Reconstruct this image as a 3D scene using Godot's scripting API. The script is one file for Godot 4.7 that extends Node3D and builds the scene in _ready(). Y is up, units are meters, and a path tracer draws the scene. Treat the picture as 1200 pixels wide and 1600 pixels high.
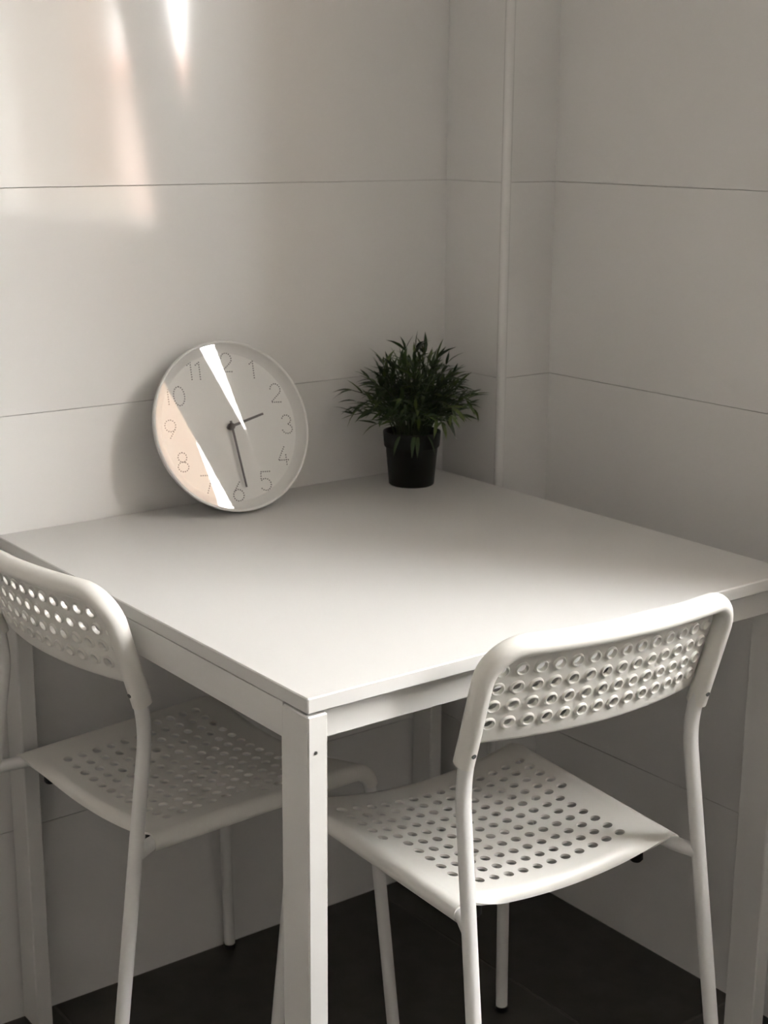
extends Node3D
# A white square table with two perforated chairs in a tiled kitchen corner, a clock and a small plant.
# x runs along the back wall, z towards the viewer; the table's back left corner is at the origin.

const ROOM_X0 := -1.22
const ROOM_X1 := 0.887
const BACK_Z := -0.0043
const ROOM_Z1 := 2.55
const CEIL := 2.52
const WIN_Z0 := 0.965
const WIN_Z1 := 2.05
const WIN_Y0 := 0.975
const WIN_Y1 := 2.34
const WALL_T := 0.25
const UNSEEN_WIN_Y0 := 1.65  # opening of the unseen left window
const UNSEEN_WIN_Y1 := 2.15
const UNSEEN_WIN_Z0 := 1.35
const UNSEEN_WIN_Z1 := 1.95
const TOP_Y := 0.7396

var M := {}
var counts := {}
var cache := {}

# ------------------------------------------------------------------ helpers
func numbered(called: String) -> String:
	var n: int = counts.get(called, 0)
	counts[called] = n + 1
	return called if n == 0 else "%s_%03d" % [called, n]

func thing(called: String, label: String, category: String, at := Vector3.ZERO, turn := 0.0, group := "") -> Node3D:
	var o := Node3D.new()
	o.name = numbered(called)
	add_child(o)
	o.position = at
	o.rotation.y = turn
	o.set_meta("label", label)
	o.set_meta("category", category)
	if group != "":
		o.set_meta("group", group)
	return o

func mesh_node(called: String, mesh: Mesh, m: Material, parent: Node) -> MeshInstance3D:
	var o := MeshInstance3D.new()
	o.name = called
	o.mesh = mesh
	o.material_override = m
	o.cast_shadow = GeometryInstance3D.SHADOW_CASTING_SETTING_ON
	parent.add_child(o, true)
	return o

func obj(called: String, st: SurfaceTool, m: Material, parent: Node) -> MeshInstance3D:
	st.generate_normals()
	return mesh_node(called, st.commit(), m, parent)

func begin() -> SurfaceTool:
	var st := SurfaceTool.new()
	st.begin(Mesh.PRIMITIVE_TRIANGLES)
	return st

# a, b, c run counterclockwise as seen from outside
func tri(st: SurfaceTool, a: Vector3, b: Vector3, c: Vector3) -> void:
	st.add_vertex(a)
	st.add_vertex(c)
	st.add_vertex(b)

func quad(st: SurfaceTool, a: Vector3, b: Vector3, c: Vector3, d: Vector3) -> void:
	tri(st, a, b, c)
	tri(st, a, c, d)

func facing(st: SurfaceTool, pts: Array, out: Vector3) -> void:
	var n: Vector3 = (pts[1] - pts[0]).cross(pts[2] - pts[0])
	if n.dot(out) < 0.0:
		pts.reverse()
	for k in range(1, pts.size() - 1):
		tri(st, pts[0], pts[k], pts[k + 1])

# a box with chamfered edges
func bx(st: SurfaceTool, c: Vector3, size: Vector3, bevel := 0.0015) -> void:
	st.set_smooth_group(-1)
	var h := size * 0.5
	var b := minf(bevel, minf(h.x, minf(h.y, h.z)) * 0.49)
	var at := func(sx: int, sy: int, sz: int, axis: int) -> Vector3:
		var v := Vector3(sx * (h.x - b), sy * (h.y - b), sz * (h.z - b))
		v[axis] = [sx, sy, sz][axis] * h[axis]
		return c + v
	for axis in 3:
		for s in [-1, 1]:
			var pts := []
			for q in [[-1, -1], [1, -1], [1, 1], [-1, 1]]:
				var g := [0, 0, 0]
				g[axis] = s
				g[(axis + 1) % 3] = q[0]
				g[(axis + 2) % 3] = q[1]
				pts.append(at.call(g[0], g[1], g[2], axis))
			var out := Vector3.ZERO
			out[axis] = s
			facing(st, pts, out)
		for q in [[-1, -1], [1, -1], [1, 1], [-1, 1]]:
			var g := [-1, 0, 0]
			var lo := [0, 0, 0]
			var hi := [0, 0, 0]
			var b1 := (axis + 1) % 3
			var b2 := (axis + 2) % 3
			lo[axis] = -1
			hi[axis] = 1
			lo[b1] = q[0]
			hi[b1] = q[0]
			lo[b2] = q[1]
			hi[b2] = q[1]
			var out := Vector3.ZERO
			out[b1] = q[0]
			out[b2] = q[1]
			facing(st, [at.call(lo[0], lo[1], lo[2], b1), at.call(hi[0], hi[1], hi[2], b1), at.call(hi[0], hi[1], hi[2], b2), at.call(lo[0], lo[1], lo[2], b2)], out)
	for sx in [-1, 1]:
		for sy in [-1, 1]:
			for sz in [-1, 1]:
				facing(st, [at.call(sx, sy, sz, 0), at.call(sx, sy, sz, 1), at.call(sx, sy, sz, 2)], Vector3(sx, sy, sz))

func span(st: SurfaceTool, lo: Vector3, hi: Vector3, bevel := 0.0015) -> void:
	bx(st, (lo + hi) * 0.5, (hi - lo).abs(), bevel)

func box_mesh(size: Vector3, bevel: float) -> ArrayMesh:
	var key := "%.4f %.4f %.4f %.4f" % [size.x, size.y, size.z, bevel]
	if not cache.has(key):
		var st := begin()
		bx(st, Vector3.ZERO, size, bevel)
		st.generate_normals()
		cache[key] = st.commit()
	return cache[key]

# a profile of (radius, height) turned round z, or round y when up is set; it runs from the back centre outwards and forwards
func lathe(st: SurfaceTool, profile: Array, n: int, up := false, group := 0) -> void:
	st.set_smooth_group(group)
	var at := func(q: Vector2, k: int) -> Vector3:
		var a := TAU * (k % n) / n
		var p := Vector3(q.x * cos(a), q.x * sin(a), q.y)
		return Vector3(p.x, p.z, -p.y) if up else p
	for i in profile.size() - 1:
		for k in n:
			var a: Vector3 = at.call(profile[i], k)
			var b: Vector3 = at.call(profile[i], k + 1)
			var c: Vector3 = at.call(profile[i + 1], k + 1)
			var d: Vector3 = at.call(profile[i + 1], k)
			if profile[i].x > 1e-6:
				tri(st, a, b, c)
			if profile[i + 1].x > 1e-6:
				tri(st, a, c, d)

# an oval section swept along a path; normal is the first direction of radius r1
func sweep(st: SurfaceTool, pts: Array, r1: float, r2: float, normal: Vector3, n := 16, caps := true, ends := []) -> void:
	st.set_smooth_group(0)
	var rings := []
	var nn := normal
	for i in pts.size():
		var t: Vector3 = (pts[mini(i + 1, pts.size() - 1)] - pts[maxi(i - 1, 0)]).normalized()
		nn = (nn - t * nn.dot(t)).normalized()
		var bb := t.cross(nn)
		var f: float = ends[i] if ends.size() > i else 1.0
		var ring := []
		for k in n:
			var a := TAU * k / n
			ring.append(pts[i] + (nn * (cos(a) * r1) + bb * (sin(a) * r2)) * f)
		rings.append(ring)
	for i in rings.size() - 1:
		for k in n:
			var j := (k + 1) % n
			quad(st, rings[i][k], rings[i][j], rings[i + 1][j], rings[i + 1][k])
	if caps:
		st.set_smooth_group(-1)
		for k in n:
			var j := (k + 1) % n
			tri(st, pts[0], rings[0][j], rings[0][k])
			tri(st, pts[-1], rings[-1][k], rings[-1][j])

# a polyline with rounded corners; cuts[i] is how far before and after corner i the bend starts
func rounded(pts: Array, cuts: Array, n := 9) -> Array:
	var out := [pts[0]]
	for i in range(1, pts.size() - 1):
		var d: float = cuts[i]
		if d <= 0.0:
			out.append(pts[i])
			continue
		var a: Vector3 = pts[i] + (pts[i - 1] - pts[i]).normalized() * d
		var b: Vector3 = pts[i] + (pts[i + 1] - pts[i]).normalized() * d
		for k in n + 1:
			var t := float(k) / n
			out.append(a.lerp(pts[i], t).lerp(pts[i].lerp(b, t), t))
	out.append(pts[-1])
	return out

# a moulded sheet: f maps (u, v) to a point; holes is {Vector2i cell: true}; a hole may carry a raised collar
func sheet(st: SurfaceTool, f: Callable, us: Array, vs: Array, thick: float, cells: Array, radius: float, collar: float) -> void:
	var at := func(u: float, v: float, side: float) -> Vector3:
		var p: Vector3 = f.call(u, v)
		var e := 0.0006
		var n: Vector3 = (f.call(u + e, v) - f.call(u - e, v)).cross(f.call(u, v + e) - f.call(u, v - e)).normalized()
		return p + n * side
	var top := []
	var low := []
	for u in us:
		var a := []
		var b := []
		for v in vs:
			a.append(at.call(u, v, 0.0))
			b.append(at.call(u, v, -thick))
		top.append(a)
		low.append(b)
	var nu := us.size()
	var nv := vs.size()
	for i in nu - 1:
		for j in nv - 1:
			var mu: float = (us[i] + us[i + 1]) * 0.5
			var mv: float = (vs[j] + vs[j + 1]) * 0.5
			var inside := false
			for c in cells:
				if absf(mu - c[0]) < c[2] and absf(mv - c[1]) < c[3]:
					inside = true
					break
			if inside:
				continue
			st.set_smooth_group(1)
			quad(st, top[i][j], top[i + 1][j], top[i + 1][j + 1], top[i][j + 1])
			st.set_smooth_group(3)
			quad(st, low[i][j], low[i][j + 1], low[i + 1][j + 1], low[i + 1][j])
	st.set_smooth_group(4)
	for j in nv - 1:
		quad(st, top[0][j], top[0][j + 1], low[0][j + 1], low[0][j])
		quad(st, top[nu - 1][j], low[nu - 1][j], low[nu - 1][j + 1], top[nu - 1][j + 1])
	for i in nu - 1:
		quad(st, low[i][0], low[i + 1][0], top[i + 1][0], top[i][0])
		quad(st, low[i][nv - 1], top[i][nv - 1], top[i + 1][nv - 1], low[i + 1][nv - 1])
	# rings of (radius factor, height) from the hole's edge outwards
	var rings := [[1.0, 0.0]]
	if collar > 0.0:
		rings = [[1.0, collar * 0.8], [1.08, collar], [1.22, collar], [1.34, collar * 0.6], [1.42, 0.0]]
	var seg := 16
	for c in cells:
		var loops := []
		for r in rings:
			var loop := []
			for k in seg:
				var a := TAU * k / seg
				loop.append(at.call(c[0] + cos(a) * radius * r[0], c[1] + sin(a) * radius * r[0], r[1]))
			loops.append(loop)
		var edge := []
		var edge_low := []
		var hole_low := []
		for k in seg:
			var a := TAU * k / seg
			var m := maxf(absf(cos(a)), absf(sin(a)))
			var eu: float = c[0] + cos(a) / m * c[2]
			var ev: float = c[1] + sin(a) / m * c[3]
			edge.append(at.call(eu, ev, 0.0))
			edge_low.append(at.call(eu, ev, -thick))
			hole_low.append(at.call(c[0] + cos(a) * radius, c[1] + sin(a) * radius, -thick))
		loops.append(edge)
		for k in seg:
			var j := (k + 1) % seg
			for q in loops.size() - 1:
				st.set_smooth_group(1 if q == loops.size() - 2 else 5)
				quad(st, loops[q][k], loops[q + 1][k], loops[q + 1][j], loops[q][j])
			st.set_smooth_group(3)
			quad(st, hole_low[k], hole_low[j], edge_low[j], edge_low[k])
			st.set_smooth_group(2)
			quad(st, loops[0][k], loops[0][j], hole_low[j], hole_low[k])

func mat(called: String, r: float, g: float, b: float, rough: float, spec := 0.5) -> StandardMaterial3D:
	var m := StandardMaterial3D.new()
	m.resource_name = called
	m.albedo_color = Color(r, g, b).linear_to_srgb()
	m.roughness = rough
	m.metallic_specular = spec
	M[called] = m
	return m

func noise_map(seed_: int, freq: float, lo: Color, hi: Color, size := 256) -> NoiseTexture2D:
	var n := FastNoiseLite.new()
	n.seed = seed_
	n.frequency = freq
	n.fractal_octaves = 4
	var t := NoiseTexture2D.new()
	t.width = size
	t.height = size
	t.seamless = true
	t.noise = n
	var g := Gradient.new()
	g.set_color(0, lo)
	g.set_color(1, hi)
	t.color_ramp = g
	return t

func materials() -> void:
	mat("wall_tile", 0.84, 0.83, 0.812, 0.08)
	mat("grout", 0.72, 0.705, 0.68, 0.9, 0.2)
	mat("plaster", 0.45, 0.44, 0.425, 0.85, 0.3)
	mat("wall_paint", 0.68, 0.665, 0.645, 0.85, 0.3)
	var ft := mat("floor_tile", 0.062, 0.059, 0.053, 0.55, 0.4)
	ft.albedo_texture = noise_map(5, 0.03, Color(0.86, 0.86, 0.86), Color(1, 1, 1))
	ft.uv1_triplanar = true
	ft.uv1_world_triplanar = true
	ft.uv1_scale = Vector3(2.3, 2.3, 2.3)
	mat("floor_grout", 0.115, 0.11, 0.102, 0.9, 0.2)
	mat("melamine", 0.74, 0.73, 0.71, 0.42, 0.5)
	mat("table_steel", 0.78, 0.77, 0.745, 0.42)
	mat("chair_plastic", 0.88, 0.86, 0.81, 0.40)
	mat("chair_steel", 0.86, 0.85, 0.83, 0.38)
	mat("black_plastic", 0.012, 0.012, 0.012, 0.5)
	mat("screw_steel", 0.10, 0.10, 0.10, 0.4)
	mat("clock_white", 0.80, 0.79, 0.765, 0.30)
	mat("clock_dial", 0.84, 0.83, 0.80, 0.6)
	mat("clock_ink", 0.06, 0.055, 0.052, 0.6)
	mat("clock_hand", 0.10, 0.085, 0.085, 0.45)
	mat("pot_black", 0.004, 0.005, 0.005, 0.5, 0.35)
	mat("soil", 0.02, 0.016, 0.012, 0.95, 0.2)
	mat("stem_green", 0.03, 0.045, 0.018, 0.6)
	var greens := [Vector3(0.018, 0.034, 0.010), Vector3(0.026, 0.050, 0.013), Vector3(0.075, 0.105, 0.024), Vector3(0.012, 0.026, 0.010)]
	for k in 4:
		var l := mat("leaf_%d" % k, greens[k].x, greens[k].y, greens[k].z, 0.45)
		l.backlight_enabled = true
		l.backlight = Color(0.12, 0.2, 0.04)
		l.cull_mode = BaseMaterial3D.CULL_DISABLED
	mat("window_white", 0.82, 0.81, 0.79, 0.35)
	mat("steel_handle", 0.6, 0.6, 0.6, 0.3)
	M.steel_handle.metallic = 1.0
	var g := mat("glass", 1, 1, 1, 0.0)
	g.transparency = BaseMaterial3D.TRANSPARENCY_ALPHA
	g.albedo_color = Color(1, 1, 1, 0.02)
	mat("peach_render", 0.145, 0.092, 0.06, 0.9, 0.2)
	mat("cream_render", 0.145, 0.128, 0.108, 0.9, 0.2)
	mat("pale_render", 0.55, 0.535, 0.51, 0.9, 0.2)
	mat("plinth_stone", 0.24, 0.215, 0.18, 0.9, 0.2)
	mat("lit_peach_render", 0.26, 0.185, 0.135, 0.9, 0.2)  # paler peach: sunlit brightness put into the colour for the clock's reflection
	mat("pink_render", 0.50, 0.38, 0.33, 0.9, 0.2)
	mat("roof_tile", 0.42, 0.20, 0.13, 0.9, 0.2)
	mat("sill_stone", 0.72, 0.69, 0.64, 0.7, 0.3)
	mat("street_stone", 0.22, 0.21, 0.20, 0.9, 0.2)
	mat("dark_window", 0.05, 0.055, 0.06, 0.1)

# ------------------------------------------------------------------ room
func structure(called: String, st: SurfaceTool, m: Material) -> MeshInstance3D:
	var o := obj(called, st, m, self)
	o.set_meta("kind", "structure")
	return o

# ceramic panels laid on a wall: axis 0 = wall across x, axis 2 = wall across z; face is the wall's finished surface, out its sign
func tiles(parent: Node3D, axis: int, face: float, out: float, from: float, to: float, top: float, start: float, hole := Rect2()) -> void:
	var w := 0.90
	var h := 0.30
	var gap := 0.0006
	var y := 0.0
	while y < top - 0.01:
		var y1 := minf(y + h, top)
		var s := start + floorf((from - start) / w) * w
		while s < to - 0.005:
			var a := maxf(s, from)
			var b := minf(s + w, to)
			if b - a > 0.01:
				var whole := Rect2(a, y, b - a, y1 - y)
				var pieces := [whole]
				if hole.has_area() and hole.intersects(whole):
					pieces = []
					var c := hole.intersection(whole)
					pieces.append(Rect2(a, y, c.position.x - a, y1 - y))
					pieces.append(Rect2(c.end.x, y, b - c.end.x, y1 - y))
					pieces.append(Rect2(c.position.x, y, c.size.x, c.position.y - y))
					pieces.append(Rect2(c.position.x, c.end.y, c.size.x, y1 - c.end.y))
				for p in pieces:
					if p.size.x < 0.008 or p.size.y < 0.008:
						continue
					var ga := 0.0 if p.position.x < from + 0.001 else gap * 0.5
					var gb := 0.0 if p.end.x > to - 0.001 else gap * 0.5
					var size := Vector3(p.size.x - ga - gb, p.size.y - gap, 0.008)
					var mid: float = p.get_center().x + (ga - gb) * 0.5
					var at := Vector3(mid, p.get_center().y, face - out * 0.004)
					if axis == 0:
						size = Vector3(0.008, size.y, size.x)
						at = Vector3(face - out * 0.004, p.get_center().y, mid)
					var t := mesh_node("wall_tile", box_mesh(size, 0.0005), M.wall_tile, parent)
					t.position = at
			s += w
		y += h

func room() -> void:
	var g := 0.0076   # the tiles' thickness that stands proud of the bed behind them
	# floor: a bed and its tiles
	var st := begin()
	span(st, Vector3(ROOM_X0 - 0.2, -0.2, -0.2), Vector3(ROOM_X1 + WALL_T, -0.0008, ROOM_Z1 + 0.2), 0.001)
	var fl := structure("floor", st, M.floor_grout)
	for i in range(-4, 3):
		for k in range(-1, 6):
			var a := Vector2(maxf(0.05 + 0.6 * i, ROOM_X0), maxf(-0.01 + 0.6 * k, BACK_Z))
			var b := Vector2(minf(0.65 + 0.6 * i, ROOM_X1), minf(0.59 + 0.6 * k, ROOM_Z1))
			if b.x - a.x < 0.01 or b.y - a.y < 0.01:
				continue
			var t := mesh_node("floor_tile", box_mesh(Vector3(b.x - a.x - 0.004, 0.008, b.y - a.y - 0.004), 0.0008), M.floor_tile, fl)
			t.position = Vector3((a.x + b.x) * 0.5, -0.004, (a.y + b.y) * 0.5)
	st = begin()
	span(st, Vector3(ROOM_X0 - 0.2, CEIL, -0.2), Vector3(ROOM_X1 + WALL_T, CEIL + 0.2, ROOM_Z1 + 0.2), 0.001)
	structure("ceiling", st, M.plaster)
	# back wall
	st = begin()
	span(st, Vector3(ROOM_X0 - 0.2, 0.0, -0.2), Vector3(ROOM_X1 + WALL_T, CEIL, BACK_Z - g), 0.001)
	var wb := structure("wall_back", st, M.grout)
	tiles(wb, 2, BACK_Z, 1.0, ROOM_X0, 0.7905, CEIL, 0.7905 - 0.9)
	# boxed pillar in the corner
	st = begin()
	span(st, Vector3(0.7845 + g, 0.0, BACK_Z - g), Vector3(ROOM_X1 + 0.02, CEIL, 0.137 - g), 0.001)
	var wp := structure("wall_pillar", st, M.grout)
	tiles(wp, 0, 0.7845, -1.0, BACK_Z - 0.006, 0.1362, CEIL, -0.5)
	tiles(wp, 2, 0.137, 1.0, 0.7853, ROOM_X1 + 0.006, CEIL, 0.5)
	# rounded corner bead of the pillar
	st = begin()
	sweep(st, [Vector3(0.7905, 0.0, 0.131), Vector3(0.7905, CEIL, 0.131)], 0.0076, 0.0076, Vector3(1, 0, 0), 20)
	obj("corner_bead", st, M.wall_tile, wp)
	# right wall with the window opening
	st = begin()
	var x0 := ROOM_X1 + g
	var x1 := ROOM_X1 + WALL_T
	span(st, Vector3(x0, 0, -0.2), Vector3(x1, WIN_Y0, ROOM_Z1 + 0.2), 0.001)
	span(st, Vector3(x0, WIN_Y1, -0.2), Vector3(x1, CEIL, ROOM_Z1 + 0.2), 0.001)
	span(st, Vector3(x0, WIN_Y0, -0.2), Vector3(x1, WIN_Y1, WIN_Z0), 0.001)
	span(st, Vector3(x0, WIN_Y0, WIN_Z1), Vector3(x1, WIN_Y1, ROOM_Z1 + 0.2), 0.001)
	var wr := structure("wall_right", st, M.grout)
	tiles(wr, 0, ROOM_X1, -1.0, 0.131, ROOM_Z1, CEIL, 0.131, Rect2(WIN_Z0, WIN_Y0, WIN_Z1 - WIN_Z0, WIN_Y1 - WIN_Y0))
	# left wall, out of view, set close to return light, with an unseen window
	st = begin()
	var lo := Vector3(ROOM_X0 - 0.2, 0, -0.2)
	var hi := Vector3(ROOM_X0, CEIL, ROOM_Z1 + 0.2)
	span(st, lo, Vector3(hi.x, UNSEEN_WIN_Y0, hi.z), 0.001)
	span(st, Vector3(lo.x, UNSEEN_WIN_Y1, lo.z), hi, 0.001)
	span(st, Vector3(lo.x, UNSEEN_WIN_Y0, lo.z), Vector3(hi.x, UNSEEN_WIN_Y1, UNSEEN_WIN_Z0), 0.001)
	span(st, Vector3(lo.x, UNSEEN_WIN_Y0, UNSEEN_WIN_Z1), Vector3(hi.x, UNSEEN_WIN_Y1, hi.z), 0.001)
	structure("wall_left", st, M.wall_paint)
	st = begin()
	span(st, Vector3(ROOM_X0 - 0.2, 0, ROOM_Z1), Vector3(ROOM_X1 + WALL_T, CEIL, ROOM_Z1 + 0.2), 0.001)
	structure("wall_front", st, M.wall_paint)  # unseen wall, set close to bounce light back to the table

func window() -> void:
	var w := Node3D.new()
	w.name = "window_1"
	add_child(w)
	w.set_meta("kind", "structure")
	w.set_meta("label", "white window with its sash tilted inwards, mirrored in the wall and clock")
	var fx0 := ROOM_X1 + 0.004
	var fx1 := ROOM_X1 + 0.068
	var j := 0.034
	var st := begin()
	span(st, Vector3(fx0, WIN_Y0, WIN_Z0), Vector3(fx1, WIN_Y0 + j, WIN_Z1), 0.003)
	span(st, Vector3(fx0, WIN_Y1 - j, WIN_Z0), Vector3(fx1, WIN_Y1, WIN_Z1), 0.003)
	span(st, Vector3(fx0, WIN_Y0 + j, WIN_Z0), Vector3(fx1, WIN_Y1 - j, WIN_Z0 + j), 0.003)
	span(st, Vector3(fx0, WIN_Y0 + j, WIN_Z1 - j), Vector3(fx1, WIN_Y1 - j, WIN_Z1), 0.003)
	obj("window_frame", st, M.window_white, w)
	# the tilted sash turns about its lower edge
	var s := Node3D.new()
	s.name = "sash"
	w.add_child(s)
	s.position = Vector3(fx0 - 0.003, WIN_Y0 + 0.035, 0)
	s.rotation.z = 0.165
	var z0 := WIN_Z0 + 0.038
	var z1 := WIN_Z1 - 0.035
	var hgt := WIN_Y1 - WIN_Y0 - 0.075
	st = begin()
	var r := 0.058
	span(st, Vector3(-0.0375, 0, z0), Vector3(0.0575, r, z1), 0.004)
	span(st, Vector3(-0.0375, hgt - r, z0), Vector3(0.0575, hgt, z1), 0.004)
	span(st, Vector3(-0.0375, r, z0), Vector3(0.0575, hgt - r, z0 + r), 0.004)
	span(st, Vector3(-0.0375, r, z1 - r), Vector3(0.0575, hgt - r, z1), 0.004)
	obj("sash_frame", st, M.window_white, s)
	st = begin()
	st.set_smooth_group(-1)
	quad(st, Vector3(0, r - 0.004, z0 + r - 0.004), Vector3(0, hgt - r + 0.004, z0 + r - 0.004), Vector3(0, hgt - r + 0.004, z1 - r + 0.004), Vector3(0, r - 0.004, z1 - r + 0.004))
	obj("pane", st, M.glass, s)
	st = begin()
	span(st, Vector3(-0.049, hgt * 0.5 - 0.03, z1 - 0.045), Vector3(-0.037, hgt * 0.5 + 0.03, z1 - 0.02), 0.003)
	span(st, Vector3(-0.067, hgt * 0.5 - 0.008, z1 - 0.14), Vector3(-0.049, hgt * 0.5 + 0.008, z1 - 0.025), 0.004)
	obj("window_handle", st, M.steel_handle, s)
	# rendered lining of the outer reveal
	st = begin()
	var ox := ROOM_X1 + WALL_T + 0.002
	span(st, Vector3(fx1, WIN_Y0, WIN_Z0), Vector3(ox, WIN_Y1, WIN_Z0 + 0.006), 0.001)
	span(st, Vector3(fx1, WIN_Y0, WIN_Z1 - 0.006), Vector3(ox, WIN_Y1, WIN_Z1), 0.001)
	span(st, Vector3(fx1, WIN_Y1 - 0.006, WIN_Z0 + 0.006), Vector3(ox, WIN_Y1, WIN_Z1 - 0.006), 0.001)
	obj("reveal_lining", st, M.cream_render, w)
	# outer sill
	st = begin()
	span(st, Vector3(fx1, WIN_Y0 - 0.02, WIN_Z0), Vector3(ROOM_X1 + WALL_T + 0.03, WIN_Y0 + 0.012, WIN_Z1), 0.004)
	obj("window_sill", st, M.sill_stone, w)

func unseen_left_window() -> void:  # window out of view that lights the left-facing sides
	var w := Node3D.new()
	w.name = "window_2"
	add_child(w)
	w.set_meta("kind", "structure")
	w.set_meta("label", "unseen white window in the left wall, placed to light the left-facing sides")
	var x0 := ROOM_X0 - 0.07
	var x1 := ROOM_X0 - 0.01
	var j := 0.05
	var st := begin()
	span(st, Vector3(x0, UNSEEN_WIN_Y0, UNSEEN_WIN_Z0), Vector3(x1, UNSEEN_WIN_Y0 + j, UNSEEN_WIN_Z1), 0.003)
	span(st, Vector3(x0, UNSEEN_WIN_Y1 - j, UNSEEN_WIN_Z0), Vector3(x1, UNSEEN_WIN_Y1, UNSEEN_WIN_Z1), 0.003)
	for z in [UNSEEN_WIN_Z0, UNSEEN_WIN_Z1 - j, (UNSEEN_WIN_Z0 + UNSEEN_WIN_Z1 - j) * 0.5]:
		span(st, Vector3(x0, UNSEEN_WIN_Y0 + j, z), Vector3(x1, UNSEEN_WIN_Y1 - j, z + j), 0.003)
	obj("window_frame", st, M.window_white, w)
	st = begin()
	st.set_smooth_group(-1)
	var x := (x0 + x1) * 0.5
	quad(st, Vector3(x, UNSEEN_WIN_Y0 + j, UNSEEN_WIN_Z0 + j), Vector3(x, UNSEEN_WIN_Y1 - j, UNSEEN_WIN_Z0 + j), Vector3(x, UNSEEN_WIN_Y1 - j, UNSEEN_WIN_Z1 - j), Vector3(x, UNSEEN_WIN_Y0 + j, UNSEEN_WIN_Z1 - j))
	obj("pane", st, M.glass, w)
	st = begin()
	span(st, Vector3(-7.0, -6.0, -9.0), Vector3(-5.0, 9.0, 12.0), 0.02)
	var unseen_wall := thing("unseen_courtyard_wall", "unseen cream wall beyond the left window, placed to soften its light", "building", Vector3.ZERO)  # out of view, tempers the light coming through the left window
	obj("wall", st, M.cream_render, unseen_wall)
	st = begin()
	span(st, Vector3(-7.1, 9.0, -9.1), Vector3(-4.9, 9.2, 12.1), 0.02)
	obj("coping", st, M.sill_stone, unseen_wall)

func outside() -> void:
	var st := begin()
	var street := -6.0
	span(st, Vector3(-14, street - 0.2, -40), Vector3(60, street, 60), 0.01)
	var t := structure("ground", st, M.street_stone)  # out of view, set low so less light bounces up
	t.set_meta("label", "unseen grey street far below the window, set low to weaken bounced light")
	# the house's own projecting wing beside the window, out of view, shaped for its reflection
	var wing := thing("house_wing", "sunlit peach outer wall beside the window, mirrored in the clock glass", "house wing", Vector3(0, street, 2.38))
	st = begin()
	span(st, Vector3(1.262, 0, 0), Vector3(1.445, 16, 6), 0.004)
	obj("peach_wall", st, M.peach_render, wing)
	st = begin()
	span(st, Vector3(1.262, 7.68, -0.006), Vector3(1.490, 16.02, 6.01), 0.004)
	obj("upper_wall", st, M.lit_peach_render, wing)  # widened and paled to shape the streak mirrored in the clock
	st = begin()
	span(st, Vector3(1.145, 0, -0.01), Vector3(1.262, 16, 6), 0.004)
	obj("corner_strip", st, M.cream_render, wing)
	st = begin()
	span(st, Vector3(1.142, 0, -0.03), Vector3(1.47, 7.10, 6.02), 0.004)
	obj("plinth", st, M.plinth_stone, wing)
	# unseen block limiting the sky, its front turned to bounce sunlight in
	var p := thing("unseen_apartment_building", "unseen pale apartment block across the street, placed to limit sky light and return sunlight", "building", Vector3(9.0, street, 13.7), deg_to_rad(30.0))
	st = begin()
	span(st, Vector3(0, 0, 0), Vector3(24, 9, 8), 0.02)
	obj("wall", st, M.pale_render, p)
	st = begin()
	span(st, Vector3(-0.2, 9, -0.25), Vector3(24.2, 9.35, 8.2), 0.02)
	obj("cornice", st, M.cream_render, p)
	for row in 2:
		for k in 7:
			st = begin()
			span(st, Vector3(1.4 + k * 3.3, 1.6 + row * 3.1, -0.02), Vector3(2.4 + k * 3.3, 3.2 + row * 3.1, 0.02), 0.01)
			obj("window", st, M.dark_window, p)
	var n := thing("unseen_neighbour_building", "unseen tall plain building across the street, placed to cut high sky light on the table", "building", Vector3(7.0, street, 0))  # out of view, blocks high sky light from the table front
	st = begin()
	span(st, Vector3(0, 0, -30), Vector3(6, 13.0, 6.5), 0.02)
	obj("wall", st, M.pale_render, n)
	st = begin()
	span(st, Vector3(-0.2, 13.0, -30.2), Vector3(6.2, 13.35, 6.7), 0.02)
	obj("cornice", st, M.cream_render, n)
	var q := thing("low_house", "low pinkish house at the end of the street, outside the window", "house", Vector3(0, street, 30.0))
	st = begin()
	span(st, Vector3(10, 0, 0), Vector3(44, 8.4, 8), 0.02)
	obj("wall", st, M.pink_render, q)
	st = begin()
	st.set_smooth_group(-1)
	var y0 := 8.4
	var y1 := 9.1
	facing(st, [Vector3(9.7, y0, -0.3), Vector3(44.3, y0, -0.3), Vector3(44.3, y1, 4), Vector3(9.7, y1, 4)], Vector3(0, 1, -1))
	facing(st, [Vector3(9.7, y0, 8.3), Vector3(44.3, y0, 8.3), Vector3(44.3, y1, 4), Vector3(9.7, y1, 4)], Vector3(0, 1, 1))
	facing(st, [Vector3(9.7, y0, -0.3), Vector3(9.7, y0, 8.3), Vector3(9.7, y1, 4)], Vector3(-1, 0, 0))
	facing(st, [Vector3(44.3, y0, -0.3), Vector3(44.3, y0, 8.3), Vector3(44.3, y1, 4)], Vector3(1, 0, 0))
	facing(st, [Vector3(9.7, y0, -0.3), Vector3(44.3, y0, -0.3), Vector3(44.3, y0, 8.3), Vector3(9.7, y0, 8.3)], Vector3(0, -1, 0))
	obj("roof", st, M.roof_tile, q)

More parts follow.
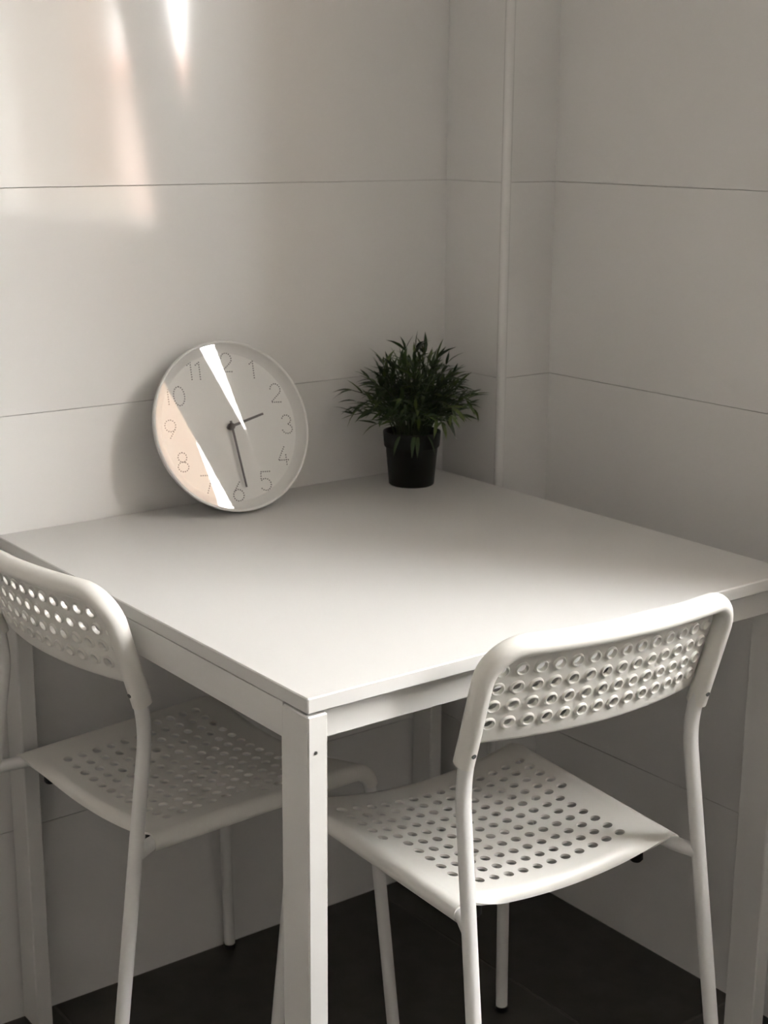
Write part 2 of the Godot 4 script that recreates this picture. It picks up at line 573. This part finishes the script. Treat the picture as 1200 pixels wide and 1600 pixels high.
# ------------------------------------------------------------------ table
func table() -> void:
	var s := 0.75
	var wx := 0.0239
	var wz := 0.0487
	var under := TOP_Y - 0.0165
	var t := thing("dining_table", "square white dining table with slim steel legs in the tiled corner", "table")
	var st := begin()
	span(st, Vector3(0, under, 0), Vector3(s, TOP_Y, s), 0.0012)
	obj("table_top", st, M.melamine, t)
	for ix in 2:
		for iz in 2:
			st = begin()
			var x := ix * (s - wx)
			var z := iz * (s - wz)
			span(st, Vector3(x, 0.004, z), Vector3(x + wx, under - 0.0028, z + wz), 0.0016)
			var leg := obj("leg", st, M.table_steel, t)
			st = begin()
			span(st, Vector3(x + 0.001, 0.0, z + 0.001), Vector3(x + wx - 0.001, 0.0045, z + wz - 0.001), 0.001)
			obj("foot_cap", st, M.black_plastic, leg)
			st = begin()
			st.set_smooth_group(0)
			var zf := z + wz if iz == 1 else z
			var sg := 1.0 if iz == 1 else -1.0
			sweep(st, [Vector3(x + 0.009, 0.681, zf - sg * 0.001), Vector3(x + 0.009, 0.681, zf + sg * 0.0006)], 0.0019, 0.0019, Vector3(1, 0, 0), 12)
			obj("bolt", st, M.steel_handle, leg)
	# side rails lie flush with the legs, the other two stand back
	for ix in 2:
		st = begin()
		var x := ix * (s - wx)
		span(st, Vector3(x - 0.0001, 0.685, wz - 0.004), Vector3(x + wx + 0.0001, under - 0.0006, s - wz + 0.004), 0.0003)
		obj("side_rail", st, M.table_steel, t)
	for iz in 2:
		st = begin()
		var z := 0.018 if iz == 0 else s - 0.018 - wx
		span(st, Vector3(wx - 0.0002, 0.685, z), Vector3(s - wx + 0.0002, under, z + wx), 0.0012)
		obj("cross_rail", st, M.table_steel, t)

# ------------------------------------------------------------------ chair
const TUBE := 0.0088
const TUBE_Y := 0.4418

func seat_at(u: float, vv: float) -> Vector3:
	var v := -vv
	var a := absf(u)
	var s := 1.0 if u >= 0.0 else -1.0
	var at := lerpf(0.168, 0.157, clampf((v + 0.283) / 0.343, 0.0, 1.0))
	var x := a
	var h := 0.0
	if a <= 0.1595:
		var k := smoothstep(0.12, 0.1595, a)
		x = a + (at - 0.0026 - 0.1595) * k
		h = 0.4357 + 0.7 * a * a - TUBE_Y
	else:
		var phi := (a - 0.1595) / 0.0125 - 0.22
		x = at + 0.012 * sin(phi)
		h = 0.012 * cos(phi)
	var y := TUBE_Y + h
	var z := v
	var vf := -0.252
	var vb := 0.035
	if v < vf:
		var psi := (vf - v) / 0.036
		z = vf - (0.03 + h) * sin(psi)
		y = TUBE_Y - 0.03 + (0.03 + h) * cos(psi)
	elif v > vb:
		var q := v - vb
		var w := 1.0 - smoothstep(0.085, 0.152, a)
		var psi := q / 0.0153
		z = lerpf(vb + q * 1.065, vb + 0.013 * sin(psi), w)
		y -= w * 0.013 * (1.0 - cos(psi))
	return Vector3(s * x, y, z)

func back_at(u: float, h: float) -> Vector3:
	var be := 0.3396
	var bow := 0.0276 - 0.0015 * h / 0.0233
	var z := 0.0759 + h * sin(be) + bow * (1.0 - (u / 0.17) * (u / 0.17))
	var y := 0.6696 + h * cos(be)
	if h < -0.0225:
		var q := (-0.0225 - h) / 0.006
		z += -0.006 * (1.0 - cos(q)) + 0.006 * sin(be) * 0.0
		y = 0.6696 + (-0.0225 - 0.006 * sin(q)) * cos(be)
	# keep the panel's upper corners inside the rim's bend
	var x := absf(u)
	var c := Vector2(x - 0.130, y - 0.728)
	if c.x > 0.0 and c.y > 0.0 and c.length() > 0.037:
		c = c.normalized() * 0.037
		x = 0.130 + c.x
		y = 0.728 + c.y
	return Vector3(x * signf(u), y, z)

func lattice(n: int, pitch: float, centre: float, before: Array, after: Array) -> Array:
	var out := before.duplicate()
	for k in n:
		var c := centre + (k - (n - 1) * 0.5) * pitch
		for t in [-1.0, -0.41421, 0.0, 0.41421]:
			out.append(c + t * pitch * 0.5)
	out.append(centre + n * 0.5 * pitch)
	out.append_array(after)
	return out

func chair(label: String) -> Node3D:
	var t := thing("perforated_chair", label, "chair", Vector3.ZERO, 0.0, "chairs pushed up to the white table")
	# seat
	var side := [0.1545, 0.1595]
	for k in range(1, 12):
		side.append(0.1595 + 0.0125 * 2.65 * k / 11.0)
	var left := []
	for k in range(side.size() - 1, -1, -1):
		left.append(-side[k])
	var pu := 0.0214
	var pv := 0.0228
	var us := lattice(14, pu, 0.0, left, side)
	var vc := 0.0115 - pv * 5.0
	var back := []
	for k in range(8, -1, -1):
		back.append(-(0.035 + 0.026 * k / 8.0))
	var front := [0.24, 0.252]
	for k in range(1, 10):
		front.append(0.252 + 0.0486 * k / 9.0)
	var vs := lattice(11, pv, -vc, back, front)
	var cells := []
	for j in 11:
		for i in 14:
			if (i == 0 or i == 13) and j < 6:
				continue
			cells.append([(i - 6.5) * pu, -(0.0115 - pv * j), pu * 0.5, pv * 0.5])
	var st := begin()
	sheet(st, seat_at, us, vs, 0.003, cells, 0.0064, 0.0)
	obj("seat", st, M.chair_plastic, t)
	# backrest: a perforated panel inside a rolled rim
	var bu := 0.0223
	var bv := 0.0233
	var bus := lattice(14, bu, 0.0, [-0.168, -0.162], [0.162, 0.168])
	var low := []
	for k in range(6, -1, -1):
		low.append(-0.0225 - 0.0075 * k / 6.0)
	low.append(-0.017)
	var bvs := lattice(5, bv, bv * 2.0, low, [0.0985 + 0.0095])
	var bcells := []
	for j in 5:
		for i in 14:
			bcells.append([(i - 6.5) * bu, bv * j, bu * 0.5, bv * 0.5])
	st = begin()
	sheet(st, back_at, bus, bvs, 0.0026, bcells, 0.0058, 0.0028)
	var br := obj("backrest", st, M.chair_plastic, t)
	var path := []
	var left_side := [Vector3(-0.1695, 0.627, 0.0752), Vector3(-0.1695, 0.66, 0.0851), Vector3(-0.1700, 0.70, 0.0970), Vector3(-0.1700, 0.728, 0.1053)]
	path.append_array(left_side)
	var rc := 0.040
	for k in range(1, 11):
		var a := PI * 0.5 * k / 10.0
		var u := -0.170 + rc * (1.0 - cos(a))
		var y := 0.728 + rc * sin(a)
		path.append(Vector3(u, y, 0.1053 + (y - 0.728) * 0.298 + rim_bow(u)))
	for k in range(1, 25):
		var u := lerpf(-0.130, 0.130, k / 25.0)
		path.append(Vector3(u, 0.768, 0.1172 + rim_bow(u)))
	for k in range(path.size() - 25 - 1, -1, -1):
		if path[k].x < -0.12:
			path.append(Vector3(-path[k].x, path[k].y, path[k].z))
	st = begin()
	var depth_dir := Vector3(0, -sin(0.29), cos(0.29))
	var grow := []
	for k in path.size():
		grow.append(1.0)
	sweep(st, path, 0.0130, 0.0108, depth_dir, 20, true, grow)
	obj("rim", st, M.chair_plastic, br)
	for s in [-1.0, 1.0]:
		st = begin()
		var c := Vector3(s * 0.1695, 0.645, 0.0806)
		sweep(st, [c + depth_dir * 0.0118, c + depth_dir * 0.0136], 0.0028, 0.0028, Vector3(1, 0, 0), 12)
		obj("screw", st, M.screw_steel, t)
		# rear leg, running up into the back's sleeve
		st = begin()
		var foot := Vector3(s * 0.1828, 0.007, 0.1581)
		sweep(st, rounded([foot, Vector3(s * 0.1661, 0.6004, 0.0693), Vector3(s * 0.1697, 0.70, 0.0965)], [0, 0.035, 0]), TUBE, TUBE, Vector3(1, 0, 0), 16)
		var rl := obj("leg", st, M.chair_steel, t)
		cap(rl, Vector3(s * 0.1829, 0, 0.1592), Vector3(s * 0.1826, 0.010, 0.1577))
		# front leg, bent back under the seat and welded to the rear leg
		st = begin()
		var weld := Vector3(s * 0.1706, TUBE_Y - 0.002, 0.0924)
		var fl := [Vector3(s * 0.1964, 0.007, -0.3095), Vector3(s * 0.168, TUBE_Y, -0.2815), Vector3(s * 0.157, TUBE_Y, 0.060), weld]
		sweep(st, rounded(fl, [0, 0.042, 0.016, 0]), TUBE, TUBE, Vector3(1, 0, 0), 16)
		var ff := obj("leg", st, M.chair_steel, t)
		cap(ff, Vector3(s * 0.1968, 0, -0.3099), Vector3(s * 0.1962, 0.010, -0.3093))
		st = begin()
		sweep(st, [Vector3(s * 0.122, 0.443, 0.036), Vector3(s * 0.122, 0.420, 0.038), Vector3(s * 0.122, 0.4175, 0.038)], 0.0085, 0.0085, Vector3(1, 0, 0), 14, true, [1.0, 1.0, 0.7])
		obj("rubber_stop", st, M.black_plastic, t)
	return t

func rim_bow(u: float) -> float:
	return 0.0235 * maxf(0.0, 1.0 - (u / 0.17) * (u / 0.17))

func cap(parent: Node3D, a: Vector3, b: Vector3) -> void:
	var st := begin()
	sweep(st, [a, a + (b - a) * 0.3, b], 0.0098, 0.0098, Vector3(1, 0, 0), 14, true, [0.85, 1.0, 1.0])
	obj("foot_cap", st, M.black_plastic, parent)

# ------------------------------------------------------------------ clock
func digit(d: int) -> Array:
	var arc := func(cx: float, cy: float, rx: float, ry: float, a0: float, a1: float) -> Array:
		var o := []
		for k in 25:
			var a := deg_to_rad(lerpf(a0, a1, k / 24.0))
			o.append(Vector2(cx + rx * cos(a), cy + ry * sin(a)))
		return o
	match d:
		0: return [arc.call(0.5, 0.75, 0.47, 0.75, 90, 450)]
		1: return [[Vector2(0.0, 1.28), Vector2(0.3, 1.5), Vector2(0.3, 0.0)]]
		2: return [arc.call(0.5, 1.02, 0.46, 0.48, 170, -30) + [Vector2(0.0, 0.0)], [Vector2(0.13, 0.0), Vector2(1.0, 0.0)]]
		3: return [arc.call(0.48, 1.13, 0.40, 0.37, 160, -90), arc.call(0.48, 0.38, 0.46, 0.38, 70, -165)]
		4: return [[Vector2(0.62, 1.5), Vector2(0.0, 0.45), Vector2(1.0, 0.45)], [Vector2(0.72, 0.85), Vector2(0.72, 0.0)]]
		5: return [[Vector2(0.92, 1.5), Vector2(0.12, 1.5), Vector2(0.08, 0.85)], arc.call(0.44, 0.47, 0.5, 0.47, 130, -150)]
		6: return [[Vector2(0.68, 1.5), Vector2(0.16, 0.76)], arc.call(0.5, 0.46, 0.46, 0.46, 140, 500)]
		7: return [[Vector2(0.0, 1.5), Vector2(1.0, 1.5), Vector2(0.36, 0.0)]]
		8: return [arc.call(0.5, 1.13, 0.37, 0.37, 90, 450), arc.call(0.5, 0.38, 0.45, 0.38, 75, 420)]
		_: return [arc.call(0.5, 1.04, 0.46, 0.46, -40, 320), [Vector2(0.84, 0.72), Vector2(0.34, 0.0)]]

func clock() -> void:
	var t := thing("wall_clock", "round white clock with dotted numerals leaning against the wall", "clock", Vector3(0.3402, 0.8633, 0.0638))
	var th := 0.3402
	var ph := -0.037
	var ro := 0.0637
	var n := Vector3(sin(ph) * cos(th), sin(th), cos(ph) * cos(th))
	var r := Vector3(cos(ph), 0, -sin(ph))
	var u := n.cross(r)
	t.basis = Basis(r * cos(ro) - u * sin(ro), r * sin(ro) + u * cos(ro), n)
	var dial_z := -0.011
	var st := begin()
	lathe(st, [Vector2(0, -0.030), Vector2(0.108, -0.030), Vector2(0.112, -0.029), Vector2(0.1225, -0.010), Vector2(0.1245, -0.004), Vector2(0.1248, -0.0015), Vector2(0.1243, 0.0), Vector2(0.1230, 0.0004), Vector2(0.1216, -0.0002), Vector2(0.1209, -0.0012), Vector2(0.1206, -0.0040), Vector2(0.1080, dial_z)], 96)
	obj("case", st, M.clock_white, t)
	st = begin()
	lathe(st, [Vector2(0.1085, dial_z + 0.0001), Vector2(0, dial_z + 0.0001)], 64)
	obj("dial", st, M.clock_dial, t)
	var spacing := 0.0035
	var unit := 0.0183
	for k in range(1, 13):
		st = begin()
		st.set_smooth_group(-1)
		var a := TAU * k / 12.0
		var c := Vector2(sin(a), cos(a)) * 0.0945
		var ds := [k] if k < 10 else [1, k - 10]
		var widths := []
		var total := 0.0
		for d in ds:
			var w := 0.32 if d == 1 else 1.0
			widths.append(w)
			total += w
		total += 0.42 * (ds.size() - 1)
		var x := -total * 0.5
		for i in ds.size():
			for line in digit(ds[i]):
				var gone := 0.0
				var next := 0.0
				for q in line.size() - 1:
					var p0: Vector2 = line[q] * unit
					var p1: Vector2 = line[q + 1] * unit
					var l := p0.distance_to(p1)
					while next <= gone + l + 1e-6:
						var p := p0.lerp(p1, (next - gone) / maxf(l, 1e-6)) + Vector2(x * unit, -0.75 * unit) + c
						dot(st, Vector3(p.x, p.y, dial_z), 0.00102)
						next += spacing
					gone += l
			x += widths[i] + 0.42
		obj("numeral", st, M.clock_ink, t)
	# hands
	for hand in [["hour_hand", 73.0, 0.057, 0.0021, -0.0072], ["minute_hand", 172.8, 0.090, 0.0018, -0.0056]]:
		st = begin()
		var a := deg_to_rad(hand[1])
		var d := Vector3(sin(a), cos(a), 0)
		var s := Vector3(d.y, -d.x, 0)
		var z := Vector3(0, 0, hand[4])
		var w: float = hand[3]
		var e := Vector3(0, 0, 0.0008)
		var p := [z - d * 0.008 - s * w, z + d * hand[2] - s * w * 0.75, z + d * hand[2] + s * w * 0.75, z - d * 0.008 + s * w]
		st.set_smooth_group(-1)
		facing(st, [p[0] + e, p[1] + e, p[2] + e, p[3] + e], Vector3(0, 0, 1))
		facing(st, [p[0], p[1], p[2], p[3]], Vector3(0, 0, -1))
		var mid: Vector3 = (p[0] + p[2]) * 0.5
		for q in 4:
			var q2 := (q + 1) % 4
			facing(st, [p[q], p[q2], p[q2] + e, p[q] + e], (p[q] + p[q2]) * 0.5 - mid)
		obj(hand[0], st, M.clock_hand, t)
	st = begin()
	lathe(st, [Vector2(0, dial_z), Vector2(0.005, dial_z), Vector2(0.005, -0.0048), Vector2(0.0042, -0.0042), Vector2(0, -0.0041)], 24)
	obj("hub", st, M.clock_hand, t)
	st = begin()
	lathe(st, [Vector2(0, -0.0036), Vector2(0.1204, -0.0036), Vector2(0.1204, -0.0018), Vector2(0, -0.0018)], 96, false, -1)
	obj("glass", st, M.glass, t)

func dot(st: SurfaceTool, c: Vector3, r: float) -> void:
	var top := c + Vector3(0, 0, 0.0004)
	for k in 8:
		var a := TAU * k / 8.0
		var b := TAU * (k + 1) / 8.0
		var p := Vector3(cos(a), sin(a), 0) * r
		var q := Vector3(cos(b), sin(b), 0) * r
		tri(st, top, top + p, top + q)
		quad(st, c + p, c + q, top + q, top + p)

# ------------------------------------------------------------------ plant
func leaf_mesh(length: float, width: float, curl: float) -> ArrayMesh:
	var st := begin()
	st.set_smooth_group(0)
	var rows := [[0.0, 0.10], [0.18, 0.75], [0.42, 1.0], [0.70, 0.68], [1.0, 0.02]]
	var pts := []
	for r in rows:
		var z: float = r[0] * length
		var y: float = -curl * length * r[0] * r[0]
		var w: float = r[1] * width * 0.5
		pts.append([Vector3(-w, y + w * 0.35, z), Vector3(0, y, z), Vector3(w, y + w * 0.35, z)])
	for i in pts.size() - 1:
		for k in 2:
			quad(st, pts[i][k], pts[i + 1][k], pts[i + 1][k + 1], pts[i][k + 1])
	st.generate_normals()
	return st.commit()

func plant() -> void:
	var rng := RandomNumberGenerator.new()
	rng.seed = 77
	var base := Vector3(0.650, TOP_Y, 0.0845)
	var t := thing("potted_plant", "small artificial bamboo plant in a black plastic pot", "plant", base)
	var st := begin()
	lathe(st, [Vector2(0, 0.001), Vector2(0.031, 0.001), Vector2(0.0335, 0.0), Vector2(0.0352, 0.0015), Vector2(0.0405, 0.060), Vector2(0.0425, 0.0605), Vector2(0.0432, 0.062), Vector2(0.0450, 0.083), Vector2(0.0447, 0.0845), Vector2(0.0436, 0.0848), Vector2(0.0428, 0.084), Vector2(0.0415, 0.072)], 56, true)
	obj("pot", st, M.pot_black, t)
	st = begin()
	lathe(st, [Vector2(0.0420, 0.073), Vector2(0.02, 0.075), Vector2(0, 0.0755)], 32, true)
	obj("soil", st, M.soil, t)
	var kinds := [leaf_mesh(0.030, 0.0058, 0.10), leaf_mesh(0.026, 0.0062, 0.28), leaf_mesh(0.022, 0.0050, 0.05), leaf_mesh(0.034, 0.0066, 0.36)]
	var leaves := []
	var cam_right := Vector3(0.798, 0, 0.603)
	var stems := 84
	for s in stems:
		var az := TAU * (s * 0.618034) + rng.randf_range(-0.2, 0.2)
		var lean := sqrt((s + 0.5) / stems)
		var dir := Vector3(cos(az), 0, sin(az))
		var reach := lean * rng.randf_range(0.082, 0.116)
		var top := lerpf(0.178, 0.088, lean * lean) * rng.randf_range(0.90, 1.06)
		# the wall and the pillar hold the sprigs back
		var tip := dir * reach
		if base.z + tip.z < 0.030:
			tip.z = 0.030 - base.z
		if base.x + tip.x > 0.755:
			tip.x = 0.755 - base.x
		var root := dir * 0.026 * sqrt(rng.randf()) + Vector3(0, 0.073, 0)
		tip.y = 0.025 + top
		var bend := root.lerp(tip, 0.45) + Vector3(0, 0.035 * lean, 0) - dir * 0.012
		var pts := []
		for k in 8:
			var q := k / 7.0
			pts.append(root.lerp(bend, q).lerp(bend.lerp(tip, q), q))
		st = begin()
		sweep(st, pts, 0.0011, 0.0011, Vector3(1, 0, 0.3), 5, true, [1, 1, 1, 0.9, 0.85, 0.8, 0.7, 0.5])
		obj("stem", st, M.stem_green, t)
		# side leaves in pairs, then a tuft at the tip
		for k in range(2, 8):
			var n := 3 if k == 7 else 2
			for i in n:
				var p: Vector3 = pts[k]
				var along: Vector3 = (pts[mini(k + 1, 7)] - pts[k - 1]).normalized()
				var across := along.cross(Vector3(rng.randf_range(-1, 1), rng.randf_range(-1, 1), rng.randf_range(-1, 1))).normalized()
				var go := (along * rng.randf_range(0.55, 1.1) + across * rng.randf_range(0.4, 0.9)).normalized()
				if k == 7 and i == 0:
					go = (along + across * 0.12).normalized()
				leaves.append([p, go, across, rng.randi() % 4, rng.randf_range(0.75, 1.2), rng.randi() % 4])
	# a few hang over the pot's rim towards the room
	for k in 5:
		var d := (-cam_right * rng.randf_range(-0.6, 0.7) + Vector3(-0.58, 0, 0.77)).normalized()
		var p := d * 0.043 + Vector3(0, 0.085, 0)
		leaves.append([p, (d * 0.6 + Vector3(rng.randf_range(-0.4, 0.4), -0.7, 0)).normalized(), d, 3, 1.0, 1])
	var rest := {}
	var xf_of := func(l: Array) -> Transform3D:
		var z: Vector3 = l[1]
		var y: Vector3 = (Vector3.UP - z * z.y)
		if y.length() < 0.15:
			y = l[2] - z * z.dot(l[2])
		y = y.normalized().rotated(z, (l[4] - 1.0) * 3.0)
		var x := y.cross(z).normalized()
		return Transform3D(Basis(x, y, z).scaled_local(Vector3.ONE * l[4]), l[0])
	# the leaves that face the viewer come first
	leaves.sort_custom(func(a, b): return a[0].dot(Vector3(-0.58, 0.2, 0.77)) > b[0].dot(Vector3(-0.58, 0.2, 0.77)))
	for i in leaves.size():
		var l: Array = leaves[i]
		var xf: Transform3D = xf_of.call(l)
		var end: Vector3 = base + xf.origin + l[1] * 0.036 * l[4]
		if end.z < 0.004 or end.x > 0.780:
			continue
		if i < 296:
			var o := mesh_node("leaf", kinds[l[3]], M["leaf_%d" % l[5]], t)
			o.transform = xf
		else:
			if not rest.has(l[5]):
				rest[l[5]] = begin()
			rest[l[5]].append_from(kinds[l[3]], 0, xf)
	var joined := ArrayMesh.new()
	for k in rest:
		rest[k].set_material(M["leaf_%d" % k])
		rest[k].commit(joined)
	var o := MeshInstance3D.new()
	o.name = "foliage"
	o.mesh = joined
	o.set_meta("kind", "stuff")
	t.add_child(o, true)

# ------------------------------------------------------------------ scene
func _ready() -> void:
	var cam := Camera3D.new()
	cam.name = "camera"
	add_child(cam)
	cam.transform = Transform3D(Basis(Vector3(0.7976188, 0.00688564, 0.60312258), Vector3(0.14358296, 0.96902192, -0.20094888), Vector3(-0.58582266, 0.24687873, 0.77192144)), Vector3(-0.776475, 1.280115, 1.893812))
	var lens := CameraAttributesPhysical.new()
	lens.frustum_focal_length = 35.405
	lens.frustum_focus_distance = 1.68
	lens.exposure_aperture = 8.0
	cam.attributes = lens
	cam.fov = 37.447
	cam.near = 0.05
	cam.far = 300.0
	cam.current = true

	var sky := ProceduralSkyMaterial.new()
	sky.sky_top_color = Color(0.995, 1.0, 1.0)
	sky.sky_horizon_color = Color(0.85, 0.84, 0.83)
	sky.sky_curve = 1.2
	sky.ground_bottom_color = Color(0.35, 0.34, 0.33)
	sky.ground_horizon_color = Color(0.55, 0.54, 0.53)
	sky.sky_energy_multiplier = 1.0
	sky.ground_energy_multiplier = 1.0
	var env := Environment.new()
	env.background_mode = Environment.BG_SKY
	env.sky = Sky.new()
	env.background_energy_multiplier = 58.0
	env.sky.sky_material = sky
	env.tonemap_mode = Environment.TONE_MAPPER_LINEAR
	env.tonemap_exposure = 1.05
	env.sdfgi_enabled = true
	env.ssao_enabled = true
	env.ssil_enabled = true
	var we := WorldEnvironment.new()
	we.name = "world_environment"
	we.environment = env
	add_child(we)

	var sun := DirectionalLight3D.new()
	sun.name = "sun"
	add_child(sun)
	sun.look_at_from_position(Vector3.ZERO, Vector3(-0.15, -0.75, 0.62), Vector3.UP)
	sun.light_color = Color(1.0, 0.985, 0.96)
	sun.light_energy = 14.0
	sun.light_angular_distance = 0.6
	sun.shadow_enabled = true
	sun.sky_mode = DirectionalLight3D.SKY_MODE_LIGHT_ONLY

	materials()
	room()
	window()
	unseen_left_window()
	outside()
	table()
	var a := chair("white perforated chair at the table's left side, seat under the tabletop")
	a.position = Vector3(0.0575, 0, 0.2348)
	a.rotation.y = -PI / 2 + 0.0921
	var b: Node3D = a.duplicate()
	b.name = numbered("perforated_chair")
	add_child(b)
	b.set_meta("label", "white perforated chair nearest the viewer, its back against the table's front edge")
	b.position = Vector3(0.3647, 0, 0.699)
	b.rotation.y = -0.0683
	clock()
	plant()
